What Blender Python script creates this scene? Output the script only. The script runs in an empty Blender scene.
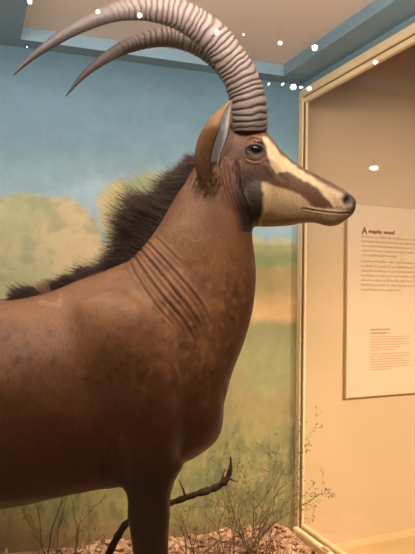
import bpy, bmesh, math, random
import numpy as np
from mathutils import Vector, Matrix, noise

random.seed(7)
rng = np.random.default_rng(7)
C = bpy.context.scene.collection
SC = bpy.context.scene

# ------------------------------------------------------------------ camera
F = 650.0
CAMZ = 1.33
YAW, PITCH, ROLL = math.radians(-20), math.radians(1.15), math.radians(0.8)
cam_d = bpy.data.cameras.new('camera')
cam = bpy.data.objects.new('camera', cam_d)
C.objects.link(cam)
cam_d.sensor_fit = 'VERTICAL'
cam_d.sensor_height = 24
cam_d.lens = 24 * F / 554
cam_d.clip_start = 0.02
RNY = Matrix.Rotation(math.radians(90) + PITCH, 3, 'X') @ Matrix.Rotation(ROLL, 3, 'Z')
RC = Matrix.Rotation(YAW, 3, 'Z') @ RNY
cam.matrix_world = Matrix.Translation((0, 0, CAMZ)) @ RC.to_4x4()
SC.camera = cam
SC.view_settings.view_transform = 'Standard'
SC.view_settings.look = 'None'
SC.view_settings.gamma = 1
SC.view_settings.exposure = 0.0
SC.view_settings.use_curve_mapping = False

D0 = 1.95          # distance of the antelope's middle plane


def ray(px, py):
    return Vector(((px - 207.5) / F, (277 - py) / F, -1.0))


def S(px, py, d=0.0):
    """antelope frame: x forward, y away from the visitor, z up"""
    r = RNY @ ray(px, py)
    k = (D0 - d) / r.y
    return Vector((r.x * k, -d, CAMZ + r.z * k))


def W(px, py, D):
    """world point at distance D along the camera's horizontal heading"""
    r = RNY @ ray(px, py)
    k = D / r.y
    return Matrix.Rotation(YAW, 3, 'Z') @ (r * k) + Vector((0, 0, CAMZ))


RNYi = np.array(RNY.transposed())


def unS(co):
    """antelope frame -> photo coordinates (N,3)->(N,2)"""
    p = co.copy()
    p[:, 1] += D0
    p[:, 2] -= CAMZ
    q = p @ RNYi.T
    return np.stack([207.5 - F * q[:, 0] / q[:, 2], 277 + F * q[:, 1] / q[:, 2]], 1)


RCi = np.array(RC.transposed())


def unW(co):
    p = co.copy()
    p[:, 2] -= CAMZ
    q = p @ RCi.T
    return np.stack([207.5 - F * q[:, 0] / q[:, 2], 277 + F * q[:, 1] / q[:, 2]], 1)


# ------------------------------------------------------------------ helpers
def s2l(c):
    return tuple((v / 255 / 12.92) if v / 255 <= 0.04045 else ((v / 255 + 0.055) / 1.055) ** 2.4 for v in c) + (1.0,)


def tag(o, label=None, cat=None, group=None, kind=None):
    if label: o['label'] = label
    if cat: o['category'] = cat
    if group: o['group'] = group
    if kind: o['kind'] = kind
    return o


def link(name, me, mat=None, parent=None, smooth=False):
    o = bpy.data.objects.new(name, me)
    C.objects.link(o)
    if mat is not None:
        for m in (mat if isinstance(mat, (list, tuple)) else [mat]):
            me.materials.append(m)
    if smooth:
        me.polygons.foreach_set('use_smooth', [True] * len(me.polygons))
    if parent: o.parent = parent
    return o


def from_py(name, V, Fc, mat=None, parent=None, smooth=False):
    me = bpy.data.meshes.new(name)
    me.from_pydata([tuple(v) for v in V], [], Fc)
    me.update()
    return link(name, me, mat, parent, smooth)


def empty(name, loc=(0, 0, 0), rz=0):
    o = bpy.data.objects.new(name, None)
    C.objects.link(o)
    o.location = loc
    o.rotation_euler = (0, 0, rz)
    return o


def box(name, lo, hi, mat, parent=None, bevel=0.0):
    bm = bmesh.new()
    bmesh.ops.create_cube(bm, size=1)
    for v in bm.verts:
        v.co = Vector([lo[i] + (v.co[i] + .5) * (hi[i] - lo[i]) for i in range(3)])
    if bevel:
        bmesh.ops.bevel(bm, geom=bm.edges[:], offset=bevel, segments=2, affect='EDGES')
    me = bpy.data.meshes.new(name)
    bm.to_mesh(me)
    bm.free()
    return link(name, me, mat, parent)


def spline(pts, n):
    """Catmull-Rom through rows of numbers, n samples between rows"""
    P = np.array(pts, float)
    P = np.vstack([2 * P[0] - P[1], P, 2 * P[-1] - P[-2]])
    out = []
    for i in range(1, len(P) - 2):
        for k in range(n):
            t = k / n
            a, b, c, d = P[i - 1], P[i], P[i + 1], P[i + 2]
            out.append(.5 * (2 * b + (c - a) * t + (2 * a - 5 * b + 4 * c - d) * t * t + (3 * b - a - 3 * c + d) * t ** 3))
    out.append(P[-2])
    return np.array(out)


# ------------------------------------------------------------------ materials
class NT:
    def __init__(self, name, rough=.6, spec=.4):
        self.m = bpy.data.materials.new(name)
        self.m.use_nodes = True
        self.t = self.m.node_tree
        self.b = self.t.nodes['Principled BSDF']
        self.b.inputs['Roughness'].default_value = rough
        self.b.inputs['Specular IOR Level'].default_value = spec

    def n(self, typ, **kw):
        nd = self.t.nodes.new(typ)
        for k, v in kw.items():
            if hasattr(nd, k): setattr(nd, k, v)
            else: nd.inputs[k.replace('_', ' ')].default_value = v
        return nd

    def l(self, a, b): self.t.links.new(a, b)

    def coord(self, scale=(1, 1, 1), kind='Object', rot=(0, 0, 0)):
        c = self.n('ShaderNodeTexCoord')
        m = self.n('ShaderNodeMapping')
        m.inputs['Scale'].default_value = scale
        m.inputs['Rotation'].default_value = rot
        self.l(c.outputs[kind], m.inputs['Vector'])
        return m.outputs['Vector']

    def noise(self, vec, scale, detail=4, rough=.6, dist=0):
        nd = self.n('ShaderNodeTexNoise')
        nd.inputs['Scale'].default_value = scale
        nd.inputs['Detail'].default_value = detail
        nd.inputs['Roughness'].default_value = rough
        nd.inputs['Distortion'].default_value = dist
        self.l(vec, nd.inputs['Vector'])
        return nd.outputs['Fac']

    def ramp(self, fac, stops):
        r = self.n('ShaderNodeValToRGB')
        el = r.color_ramp.elements
        while len(el) < len(stops): el.new(.5)
        for e, (p, c) in zip(el, stops):
            e.position = p
            e.color = c
        self.l(fac, r.inputs['Fac'])
        return r.outputs['Color']

    def mix(self, fac, a, b, mode='MIX'):
        x = self.n('ShaderNodeMix', data_type='RGBA', blend_type=mode)
        for s, v in ((x.inputs[0], fac), (x.inputs[6], a), (x.inputs[7], b)):
            if isinstance(v, (int, float)): s.default_value = v
            elif isinstance(v, tuple): s.default_value = v
            else: self.l(v, s)
        return x.outputs[2]

    def attr(self, name):
        a = self.n('ShaderNodeAttribute')
        a.attribute_name = name
        return a

    def base(self, c):
        if isinstance(c, tuple): self.b.inputs['Base Color'].default_value = c
        else: self.l(c, self.b.inputs['Base Color'])

    def bump(self, h, strength=.3, dist=.01):
        b = self.n('ShaderNodeBump')
        b.inputs['Strength'].default_value = strength
        b.inputs['Distance'].default_value = dist
        self.l(h, b.inputs['Height'])
        self.l(b.outputs['Normal'], self.b.inputs['Normal'])


def plain(name, c, rough=.6, var=.08, scale=8, bump=.05, spec=.3, metal=0):
    t = NT(name, rough, spec)
    col = s2l(c)
    v = t.coord()
    f = t.noise(v, scale, 5)
    lo = tuple(x * (1 - var) for x in col[:3]) + (1,)
    hi = tuple(min(1, x * (1 + var)) for x in col[:3]) + (1,)
    t.base(t.ramp(f, [(.3, lo), (.7, hi)]))
    t.b.inputs['Metallic'].default_value = metal
    if bump: t.bump(t.noise(v, scale * 12, 3), bump, .003)
    return t.m


M_CREAM = plain('cream wall paint', (226, 190, 138), .75, .03, 2.5)
M_LABELWALL = plain('tan wall paint', (208, 178, 138), .75, .03, 1.5)
M_TRIM = plain('cream frame paint', (236, 210, 164), .5, .04, 6)
M_GROOVE = plain('frame gasket', (120, 92, 52), .7, .05)
M_TEAL = plain('teal wall paint', (118, 146, 152), .8, .05, 3)
M_SOFFIT = plain('soffit paint', (122, 150, 162), .8, .05, 3)
M_CEIL = plain('ceiling paint', (226, 208, 192), .85, .03, 2)
M_FLOOR = plain('gallery floor', (205, 172, 120), .7, .05, 3)
M_DARKWALL = plain('gallery far wall paint', (72, 58, 46), .85, .05, 2)
M_DARKFLOOR = plain('gallery carpet', (40, 32, 26), .95, .1, 10)
M_BLACK = plain('black lamp metal', (30, 28, 27), .4, .05, 10)
M_LABEL = plain('label board', (222, 196, 163), .45, .015, 4)
M_LABELEDGE = plain('label board edge', (190, 158, 108), .5, .03, 4)
M_INK = plain('brown ink', (202, 164, 120), .6, .02, 4, 0)
M_INKRED = plain('red brown ink', (150, 84, 46), .6, .02, 4, 0)
M_INKDARK = plain('grey brown ink', (184, 144, 100), .6, .02, 4, 0)


def glass_mat(name, refl):
    m = bpy.data.materials.new(name)
    m.use_nodes = True
    t = m.node_tree
    t.nodes.clear()
    out = t.nodes.new('ShaderNodeOutputMaterial')
    tr = t.nodes.new('ShaderNodeBsdfTransparent')
    gl = t.nodes.new('ShaderNodeBsdfGlossy')
    gl.inputs['Roughness'].default_value = 0.0
    mx = t.nodes.new('ShaderNodeMixShader')
    lw = t.nodes.new('ShaderNodeLayerWeight')
    lw.inputs['Blend'].default_value = .5
    pw = t.nodes.new('ShaderNodeMath'); pw.operation = 'POWER'; pw.inputs[1].default_value = 5
    ma = t.nodes.new('ShaderNodeMath'); ma.operation = 'MULTIPLY_ADD'
    ma.inputs[1].default_value = .9; ma.inputs[2].default_value = refl
    t.links.new(lw.outputs['Facing'], pw.inputs[0])
    t.links.new(pw.outputs[0], ma.inputs[0])
    t.links.new(ma.outputs[0], mx.inputs[0])
    t.links.new(tr.outputs[0], mx.inputs[1])
    t.links.new(gl.outputs[0], mx.inputs[2])
    t.links.new(mx.outputs[0], out.inputs['Surface'])
    return m


M_GLASS = glass_mat('front glass', .04)
M_GLASS2 = glass_mat('side glass', .03)

# ------------------------------------------------------------------ room
XW, YW = 1.735, 3.27         # side wall plane, painted back wall plane
ZS, ZC = 2.50, 2.56          # soffit, ceiling
XL = -3.2                    # left end of the case
GY = 0.62                    # front glass plane
FZ = -0.20                   # gallery floor

# painted back wall (a mural: flat painting on a wall)
nx, nz = 520, 280
xs = np.linspace(XL, XW, nx)
zs = np.linspace(-0.1, ZS + .1, nz)
gx, gz = np.meshgrid(xs, zs)
co = np.stack([gx.ravel(), np.full(gx.size, YW), gz.ravel()], 1)
pp = unW(co)
X, Y = pp[:, 0], pp[:, 1]


def fbm(x, y, sc, seed=0, oct=4):
    out = np.zeros(len(x)); amp = 1; tot = 0
    for o in range(oct):
        f = 2 ** o / sc
        out += amp * np.array([noise.noise(Vector((a * f, b * f, seed + o * 7.3))) for a, b in zip(x, y)])
        tot += amp; amp *= .55
    return out / tot * 1.6


mx_, mz_ = co[:, 0], co[:, 2]
n1 = fbm(mx_, mz_, .35, 1)
n2 = fbm(mx_, mz_, .10, 5)
n3 = fbm(mx_, mz_ * 2.2, .9, 9, 3)
ng = fbm(mx_ * 3.0, mz_ * .7, .09, 12, 3)


def lerp(a, b, t):
    t = np.clip(t, 0, 1)[:, None]
    return a * (1 - t) + b * t


def c3(c): return np.array(s2l(c)[:3])[None, :]


def sst(e0, e1, x):
    t = np.clip((x - e0) / (e1 - e0), 0, 1)
    return t * t * (3 - 2 * t)


def pline(pts, x):
    p = np.array(pts)
    return np.interp(x, p[:, 0], p[:, 1])


Yc = Y - 0.045 * (X - 150)         # follow the painting's own horizontals
col = lerp(c3((74, 100, 114)), c3((104, 136, 152)), sst(40, 120, Yc))
col = lerp(col, c3((150, 180, 194)), sst(110, 205, Yc + 10 * n3))
col = lerp(col, c3((172, 198, 212)), sst(.15, .6, n3 + .3 * n1) * sst(140, 190, Yc) * .5)
# tree covered hills
h1 = pline([(-900, 180), (-300, 196), (-60, 204), (0, 198), (31, 192), (47, 196), (72, 199), (86, 209), (95, 221), (102, 240), (130, 246), (200, 236), (255, 240), (300, 243), (400, 243)], X)
h2 = pline([(-900, 400), (84, 400), (88, 205), (93, 199), (104, 187), (122, 177), (145, 173), (175, 178), (215, 200), (240, 225), (262, 242), (300, 244), (400, 244)], X)
wob = 5 * n2
m2 = sst(-6, 7, Y - h2 + 1.3 * wob) * sst(0, 12, X - 92 - .16 * np.abs(Y - 205) + 3 * n2)
m1 = sst(-5, 6, Y - h1 + wob * 1.4)
hill = lerp(c3((188, 186, 146)), c3((212, 192, 152)), sst(-.35, .45, n1))
hill = lerp(hill, c3((152, 158, 130)), sst(.05, .5, n2 + .4 * n3) * .6)
hill2 = lerp(c3((166, 172, 134)), c3((200, 186, 138)), sst(-.3, .4, n1 + .4 * n2))
col = lerp(col, hill2, m2)
col = lerp(col, hill, m1)
# right hand landscape: far green ridge, tan plain, green bush
rt = sst(150, 200, X)
bands = lerp(c3((160, 160, 118)), c3((136, 146, 104)), sst(248, 258, Y + 3 * n2))
bands = lerp(bands, c3((166, 148, 104)), sst(262, 272, Y + 4 * n2))
bands = lerp(bands, c3((196, 162, 116)), sst(286, 304, Y + 5 * n2))
bands = lerp(bands, c3((136, 132, 94)), sst(316, 326, Y + 4 * n2))
bands = lerp(bands, c3((140, 122, 86)), sst(-.2, .5, n1 + .01 * (Y - 350)) * sst(330, 380, Y))
col = lerp(col, bands, rt * sst(240, 247, Y + 2 * n2))
# lower painted bush
low = lerp(c3((146, 138, 88)), c3((116, 116, 80)), sst(-.3, .4, n1 + .5 * n2))
low = lerp(low, c3((160, 138, 92)), sst(.1, .5, ng) * .6)
low = lerp(low, c3((92, 92, 62)), sst(.1, .5, fbm(mx_ * 2.2, mz_ * .9, .12, 31, 3)) * .55)
col = lerp(col, low, sst(360, 470, Y + 20 * n1))
col = lerp(col, c3((138, 110, 78)), sst(505, 545, Y + 8 * n1) * .8)
col *= (1 + .07 * n2 + .05 * n1)[:, None]
fc = []
for j in range(nz - 1):
    for i in range(nx - 1):
        a = j * nx + i
        fc.append((a, a + 1, a + 1 + nx, a + nx))
me = bpy.data.meshes.new('wall_back')
me.from_pydata(co.tolist(), [], fc)
ca = me.color_attributes.new('paint', 'FLOAT_COLOR', 'POINT')
ca.data.foreach_set('color', np.hstack([np.clip(col, 0, 1), np.ones((len(col), 1))]).ravel())
t = NT('painted mural', .8, .2)
vv = t.coord()
f = t.noise(vv, 14, 6, .7)
g = t.noise(t.coord((6, 1, 1.2)), 22, 4, .7)
c_ = t.mix(.35, t.attr('paint').outputs['Color'], t.ramp(f, [(.25, (.35, .35, .33, 1)), (.75, (.68, .66, .6, 1))]), 'OVERLAY')
t.base(t.mix(.12, c_, t.ramp(g, [(.3, (.3, .3, .3, 1)), (.7, (.7, .7, .66, 1))]), 'OVERLAY'))
t.bump(f, .08, .004)
wb = link('wall_back', me, t.m)
tag(wb, 'flat wall painted with blue sky, yellow-green hills and bushland', kind='structure')
# backing so the wall has thickness
tag(box('wall_back_core', (XL - .1, YW + .004, FZ), (XW + .02, YW + .1, 3.2), M_TEAL), kind='structure', label='solid core behind the painted wall')

# soffit around the ceiling opening
def struct(o, label=None):
    return tag(o, label, kind='structure')


opxl = W(21, 30, 3.02).x       # left edge of opening
opxr = XW - .02
opyb = YW - .105
struct(box('trim_1', (XL, opyb, ZS), (XW, YW, ZC + .1), M_SOFFIT), 'narrow teal soffit along the top of the painted wall')
struct(box('trim_2', (XL, GY + .1, ZS), (opxl, opyb, ZC + .1), M_SOFFIT), 'wide teal soffit at the left of the pale ceiling')
struct(box('trim_3', (XW - .16, GY + .1, ZS + .0), (XW, opyb, ZC + .1), M_SOFFIT), 'blue soffit running forward above the side window')
struct(box('ceiling', (opxl - .02, GY + .1, ZC), (XW - .14, opyb + .02, ZC + .04), M_CEIL), 'pale pinkish ceiling panel')
# left end wall
struct(box('wall_left', (XL - .1, GY, FZ), (XL, YW + .1, 3.2), M_TEAL), 'teal end wall of the display case')

# right side: wall with the big window
WT = 2.405                     # window top
struct(box('wall_right', (XW, GY, WT + .055), (XW + .04, YW + .004, 3.2), M_TEAL), 'blue wall strip above the side window')
struct(box('wall_right_base', (XW, GY, FZ), (XW + .08, YW + .004, -.02), M_CREAM), 'cream base wall under the side window')
win = empty('window_1', (XW, YW, 0))
struct(win, 'tall side window of the display case with cream frame')


def wbox(name, lo, hi, mat, parent=win, bevel=0.0):
    o = box(name, [lo[i] - win.location[i] for i in range(3)], [hi[i] - win.location[i] for i in range(3)], mat, parent, bevel)
    o['kind'] = 'structure'
    return o


# frame: jamb, head, sill rails
wbox('jamb', (XW - .010, YW - .050, .0), (XW + .016, YW - .002, WT + .055), M_TRIM, bevel=.003)
wbox('gasket', (XW - .004, YW - .060, .03), (XW + .014, YW - .050, WT), M_GROOVE)
wbox('jamb_bead', (XW + .002, YW - .072, .03), (XW + .014, YW - .060, WT), M_TRIM, bevel=.002)
wbox('head_rail', (XW - .018, GY, WT + .012), (XW + .016, YW - .050, WT + .055), M_TRIM, bevel=.004)
wbox('head_bead', (XW - .012, GY, WT - .022), (XW + .014, YW - .060, WT + .004), M_TRIM, bevel=.003)
wbox('head_gasket', (XW - .006, GY, WT + .004), (XW + .014, YW - .05, WT + .012), M_GROOVE)
wbox('sill_rail', (XW - .046, GY, -.02), (XW - .012, YW - .050, .035), M_TRIM, bevel=.005)
wbox('sill_gasket', (XW - .012, GY, .0), (XW + .000, YW - .05, .028), M_GROOVE)
wbox('sill_bead', (XW + .000, GY, .0), (XW + .030, YW - .060, .046), M_TRIM, bevel=.004)
for k in range(3):
    wbox('clip', (XW - .042, YW - .42 - k * .9, .035), (XW - .016, YW - .36 - k * .9, .042), M_LABELEDGE, bevel=.002)
wbox('pane', (XW + .003, GY, .03), (XW + .009, YW - .060, WT), M_GLASS2)

# wall beyond the window, with the label board; local x runs along the wall
ang = math.radians(20 + 0) * -1 + math.radians(90 - 63.4)     # heading of the wall in the room
c0 = W(297, 290, 3.74)
cw = empty('wall_gallery', (c0.x - .10, c0.y + .0, 0), ang)
cw.name = 'wall_gallery'
struct(cw, 'plain cream gallery wall seen through the side window')
o = box('wall_face', (0, 0, FZ), (5.5, .12, 3.3), M_LABELWALL, cw); o['kind'] = 'structure'
o = box('wall_foot', (0, -.018, FZ), (5.5, 0, FZ + .035), M_CREAM, cw); o['kind'] = 'structure'
struct(box('floor_gallery', (XL - 4, -9.5, FZ - .05), (7.5, 7.5, FZ), M_FLOOR), 'pale tan gallery floor beyond the side window')
struct(box('floor_carpet', (XL - 4, -9.5, FZ + .0), (7.4, GY - .1, FZ + .008), M_DARKFLOOR), 'dark carpet in front of the display case')
# gallery shell behind the visitor
GC = 3.2
struct(box('ceiling_gallery', (XL - 4, -9.5, GC), (7.5, 7.5, GC + .1), M_CEIL), 'gallery ceiling')
struct(box('wall_gallery_far', (XL - 4, -9.6, FZ), (7.5, -9.5, GC), M_DARKWALL), 'far gallery wall behind the visitor')
struct(box('wall_gallery_left', (XL - 4.1, -9.6, FZ), (XL - 4, 7.5, GC), M_DARKWALL), 'left gallery wall')
struct(box('wall_gallery_right', (7.5, -9.6, FZ), (7.6, 7.5, GC), M_LABELWALL), 'right gallery wall')
struct(box('wall_gallery_end', (XL - 4, 7.5, FZ), (7.5, 7.6, GC), M_LABELWALL), 'end gallery wall')
# front of case
struct(box('wall_front_base', (XL - .1, GY - .06, FZ), (XW + .08, GY + .06, .25), M_TRIM), 'low cream wall under the front glass')
struct(box('wall_front_head', (XL - .1, GY - .06, 2.48), (XW + .08, GY + .06, GC), M_TEAL), 'header above the front glass')
fw = box('window_2', (XL, GY, .25), (XW, GY + .004, 2.48), M_GLASS)
struct(fw, 'large clear front glass of the display case with reflected spotlights')

# ------------------------------------------------------------------ label board
lb = empty('label_board', (0, 0, 0))
Rw = Matrix.Rotation(ang, 3, 'Z')


def on_wall(px, py, off=0.0):
    """point of the gallery wall seen at px,py -> wall-local (x, z)"""
    r = (RC @ ray(px, py))
    n = Rw @ Vector((0, -1, 0))
    p0 = Vector((cw.location.x, cw.location.y, 0)) + n * off
    o_ = Vector((0, 0, CAMZ))
    k = (p0 - o_).dot(n) / r.dot(n)
    q = Rw.transposed() @ (o_ + r * k - Vector((cw.location.x, cw.location.y, 0)))
    return q.x, q.z


bx0, bz0 = on_wall(345.3, 398.5, .02)
bx1, bz1 = bx0 + .78, on_wall(349, 203, .02)[1]
lb.location = Vector((cw.location.x, cw.location.y, 0)) + Rw @ Vector(((bx0 + bx1) / 2, -.001, 0))
lb.location.z = (bz0 + bz1) / 2
lb.rotation_euler = (0, 0, ang)
tag(lb, 'cream label board with brown text hanging on the gallery wall beyond the side window', 'label board')
ocx, ocz = (bx0 + bx1) / 2, lb.location.z
TH = .022
box('board', (bx0 - ocx, -TH, bz0 - ocz), (bx1 - ocx, -.0, bz1 - ocz), M_LABELEDGE, lb)
box('face_sheet', (bx0 - ocx + .004, -TH - .0015, bz0 - ocz + .004), (bx1 - ocx - .002, -TH, bz1 - ocz - .004), M_LABEL, lb)


def words(name, x0, z, x1, h, mat, seed):
    """one block of illegibly small print, kept as word-shaped strokes"""
    r_ = random.Random(seed)
    V, Fc = [], []
    x = x0
    while x < x1 - h * .6:
        wl = min(r_.choice([2, 3, 4, 5, 6, 7, 8, 9]) * h * .55, x1 - x)
        xx = x
        while xx < x + wl - h * .2:
            lw_ = h * r_.uniform(.32, .5)
            a = z + (h * .42 if r_.random() < .22 else 0)
            b0 = z - h * .5 - (h * .25 if r_.random() < .12 else 0)
            top = a + h * .25
            i = len(V)
            V += [(xx, 0, b0), (xx + lw_, 0, b0), (xx + lw_, 0, top), (xx, 0, top)]
            Fc.append((i, i + 1, i + 2, i + 3))
            xx += lw_ + h * .1
        x += wl + h * .45
    return V, Fc


def text_block(name, lines, h, mat, seed):
    V, Fc = [], []
    for k, (x0, z, x1) in enumerate(lines):
        v, f_ = words(name, x0, z, x1, h, mat, seed + k)
        b = len(V)
        V += [(p[0], -TH - .0022, p[2]) for p in v]
        Fc += [tuple(i + b for i in q) for q in f_]
    return from_py(name, V, Fc, mat, lb)


def LL(pxl, py, pxr):
    a, z = on_wall(pxl, py, .02)
    b = on_wall(pxr, py, .02)[0]
    return (a - ocx, z - ocz, b - ocx)


tx, tz = on_wall(361.5, 231, .02)
# heading: capital A then small capitals
cu = bpy.data.curves.new('heading', 'FONT')
cu.body = 'A'
cu.size = .062
cu.extrude = .0004
cu.offset = .0016
to = bpy.data.objects.new('heading', cu)
C.objects.link(to)
dg = bpy.context.evaluated_depsgraph_get()
hm = bpy.data.meshes.new_from_object(to.evaluated_get(dg))
hm.name = 'heading'
bpy.data.objects.remove(to)
ho = link('heading_initial', hm, M_INKRED, lb)
ho.rotation_euler = (math.radians(90), 0, 0)
ho.location = (tx - ocx - .002, -TH - .0022, tz - ocz - .018)
text_block('heading', [LL(368, 231.2, 394)], .022, M_INKRED, 50)
r0 = LL(396, 232.0, 440)
from_py('rule', [(r0[0], -TH - .0022, r0[1] - .014), (bx1 - ocx - .03, -TH - .0022, r0[1] - .014), (bx1 - ocx - .03, -TH - .0022, r0[1] - .0125), (r0[0], -TH - .0022, r0[1] - .0125)], [(0, 1, 2, 3)], M_INK, lb)
xe = 436
L1 = [LL(361, 236.5 + 4.6 * k, xe if k < 4 else 396) for k in range(5)]
L2 = [LL(360.5, 261 + 4.75 * k, xe if k < 6 else 400) for k in range(7)]
text_block('paragraph', L1, .0125, M_INK, 100)
text_block('paragraph', L2, .0125, M_INK, 200)
text_block('subheading', [LL(370, 329.5, 390), LL(370, 333, 389)], .011, M_INKDARK, 300)
text_block('small_print', [LL(370, 336.8 + 2.65 * k, [410, 408, 405, 409, 400, 395][k]) for k in range(6)], .0068, M_INK, 400)
text_block('small_print', [LL(370, 354 + 2.6 * k, [408, 409, 404, 409, 408, 411, 392][k]) for k in range(7)], .0068, M_INK, 500)

# ------------------------------------------------------------------ ground
gxn, gyn = 260, 140
xs = np.linspace(XL + .01, XW - .05, gxn)
ys = np.linspace(GY + .07, YW - .004, gyn)
V = []
for y in ys:
    for x in xs:
        h = .03 * noise.noise(Vector((x * 1.5, y * 1.5, 0))) + .018 * noise.noise(Vector((x * 6, y * 6, 3))) + .012 * noise.noise(Vector((x * 17, y * 17, 3))) + .006 * noise.noise(Vector((x * 40, y * 40, 3)))
        bk = max(0, min(1, (y - (YW - .55)) / .5))
        h += .05 * bk * bk * (1 + .8 * noise.noise(Vector((x * 4, 2, 3))))
        ed = min(1, (XW - .05 - x) / .12)
        near = min(1, max(0, (3.0 - y) / .4))
        V.append((x, y, max(-.01, h * (.25 + .75 * ed) * (1 - .8 * near) - .0 * near)))
fc = [(j * gxn + i, j * gxn + i + 1, (j + 1) * gxn + i + 1, (j + 1) * gxn + i) for j in range(gyn - 1) for i in range(gxn - 1)]
t = NT('dry earth', .95, .15)
v_ = t.coord()
f1 = t.noise(v_, 9, 7, .7)
f2 = t.noise(v_, 60, 5, .7)
cc = t.ramp(f1, [(.3, s2l((140, 108, 86))), (.5, s2l((190, 148, 120))), (.7, s2l((214, 174, 144)))])
t.base(t.mix(.5, cc, t.ramp(f2, [(.3, (.3, .28, .26, 1)), (.7, (.72, .7, .66, 1))]), 'OVERLAY'))
t.bump(f2, .6, .01)
gr = from_py('ground', V, fc, t.m, smooth=True)
struct(gr, 'pinkish brown dry earth floor of the display')
struct(box('ground_core', (XL, GY + .06, FZ), (XW - .05, YW, -.02), M_TRIM), 'plinth under the display')
M_EARTH = t.m


def gz_at(x, y):
    i = int(round((x - xs[0]) / (xs[1] - xs[0]))); j = int(round((y - ys[0]) / (ys[1] - ys[0])))
    i = max(0, min(gxn - 1, i)); j = max(0, min(gyn - 1, j))
    return V_g[j * gxn + i][2]


V_g = V

# fallen leaves and chips: countless litter
t = NT('dead leaf', .8, .2)
oi = t.noise(t.coord(), 7, 3)
t.base(t.ramp(oi, [(.3, s2l((150, 112, 80))), (.5, s2l((200, 160, 126))), (.7, s2l((214, 184, 150)))]))
M_LEAFD = t.m
V, Fc = [], []
for k in range(2000):
    x = random.uniform(.3, XW - .07) if k < 1300 else random.uniform(-2.5, XW - .1)
    y = random.uniform(2.75, YW - .03) if k < 1300 else random.uniform(1.0, YW - .03)
    z = gz_at(x, y) + random.uniform(.002, .012)
    L_ = random.uniform(.012, .035); w_ = L_ * random.uniform(.25, .5)
    M_ = Matrix.Rotation(random.uniform(0, 6.28), 3, 'Z') @ Matrix.Rotation(random.gauss(0, .4), 3, 'X') @ Matrix.Rotation(random.gauss(0, .4), 3, 'Y')
    b = len(V)
    for p in ((-L_, 0, 0), (-L_ * .3, w_, .003), (L_ * .5, w_ * .7, .004), (L_, 0, 0), (L_ * .5, -w_ * .7, .004), (-L_ * .3, -w_, .003)):
        q = M_ @ Vector(p) + Vector((x, y, z)); q.x = min(q.x, XW - .06); q.y = min(q.y, YW - .008)
        V.append(q)
    Fc.append(tuple(range(b, b + 6)))
ll = from_py('leaf_litter', V, Fc, M_LEAFD)
tag(ll, 'dry leaf litter scattered over the earth floor', 'leaf litter', kind='stuff')


# ------------------------------------------------------------------ plants
def tube(V, Fc, pts, radii, n=6, cap=True):
    pts = [Vector(p) for p in pts]
    b0 = len(V)
    up = Vector((.13, .21, .97))
    prev = None
    for i, p in enumerate(pts):
        d = (pts[min(i + 1, len(pts) - 1)] - pts[max(i - 1, 0)])
        if d.length < 1e-9: d = Vector((0, 0, 1))
        d.normalize()
        if prev is None:
            u = d.cross(up)
            if u.length < .1: u = d.cross(Vector((1, 0, 0)))
        else:
            u = prev - d * prev.dot(d)
        u.normalize(); prev = u
        w_ = d.cross(u)
        for k in range(n):
            a = 2 * math.pi * k / n
            V.append(p + (u * math.cos(a) + w_ * math.sin(a)) * radii[i])
    for i in range(len(pts) - 1):
        for k in range(n):
            a, b = b0 + i * n + k, b0 + i * n + (k + 1) % n
            Fc.append((a, b, b + n, a + n))
    if cap:
        Fc.append(tuple(b0 + k for k in range(n))[::-1])
        Fc.append(tuple(b0 + (len(pts) - 1) * n + k for k in range(n)))


t = NT('twig bark', .85, .2)
f = t.noise(t.coord((1, 1, .3)), 60, 5)
t.base(t.ramp(f, [(.3, s2l((78, 62, 44))), (.7, s2l((128, 104, 74)))]))
t.bump(f, .5, .004)
M_BARK = t.m
M_DARKBARK = plain('dark bark', (74, 54, 36), .85, .35, 50, .6)
M_LEAF = plain('grey green leaf', (104, 100, 66), .7, .3, 20, 0)
M_LEAF2 = plain('olive leaf', (112, 100, 62), .7, .3, 20, 0)
M_STRAW = plain('dry straw', (156, 116, 82), .8, .25, 20, 0)
M_STRAW2 = plain('brown straw', (118, 84, 60), .8, .25, 20, 0)


def leaf(V, Fc, p, d, L_, w_):
    d = d.normalized()
    s_ = d.cross(Vector((random.gauss(0, 1), random.gauss(0, 1), random.gauss(0, 1)))).normalized() * w_
    n_ = d.cross(s_).normalized() * w_ * .3
    b = len(V)
    V += [p, p + d * L_ * .4 + s_ + n_, p + d * L_, p + d * L_ * .4 - s_ + n_]
    Fc.append((b, b + 1, b + 2, b + 3))


def clampw(p):
    p.x = min(p.x, XW - .035); p.y = min(p.y, YW - .02); p.z = max(p.z, -.0)
    return p


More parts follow.
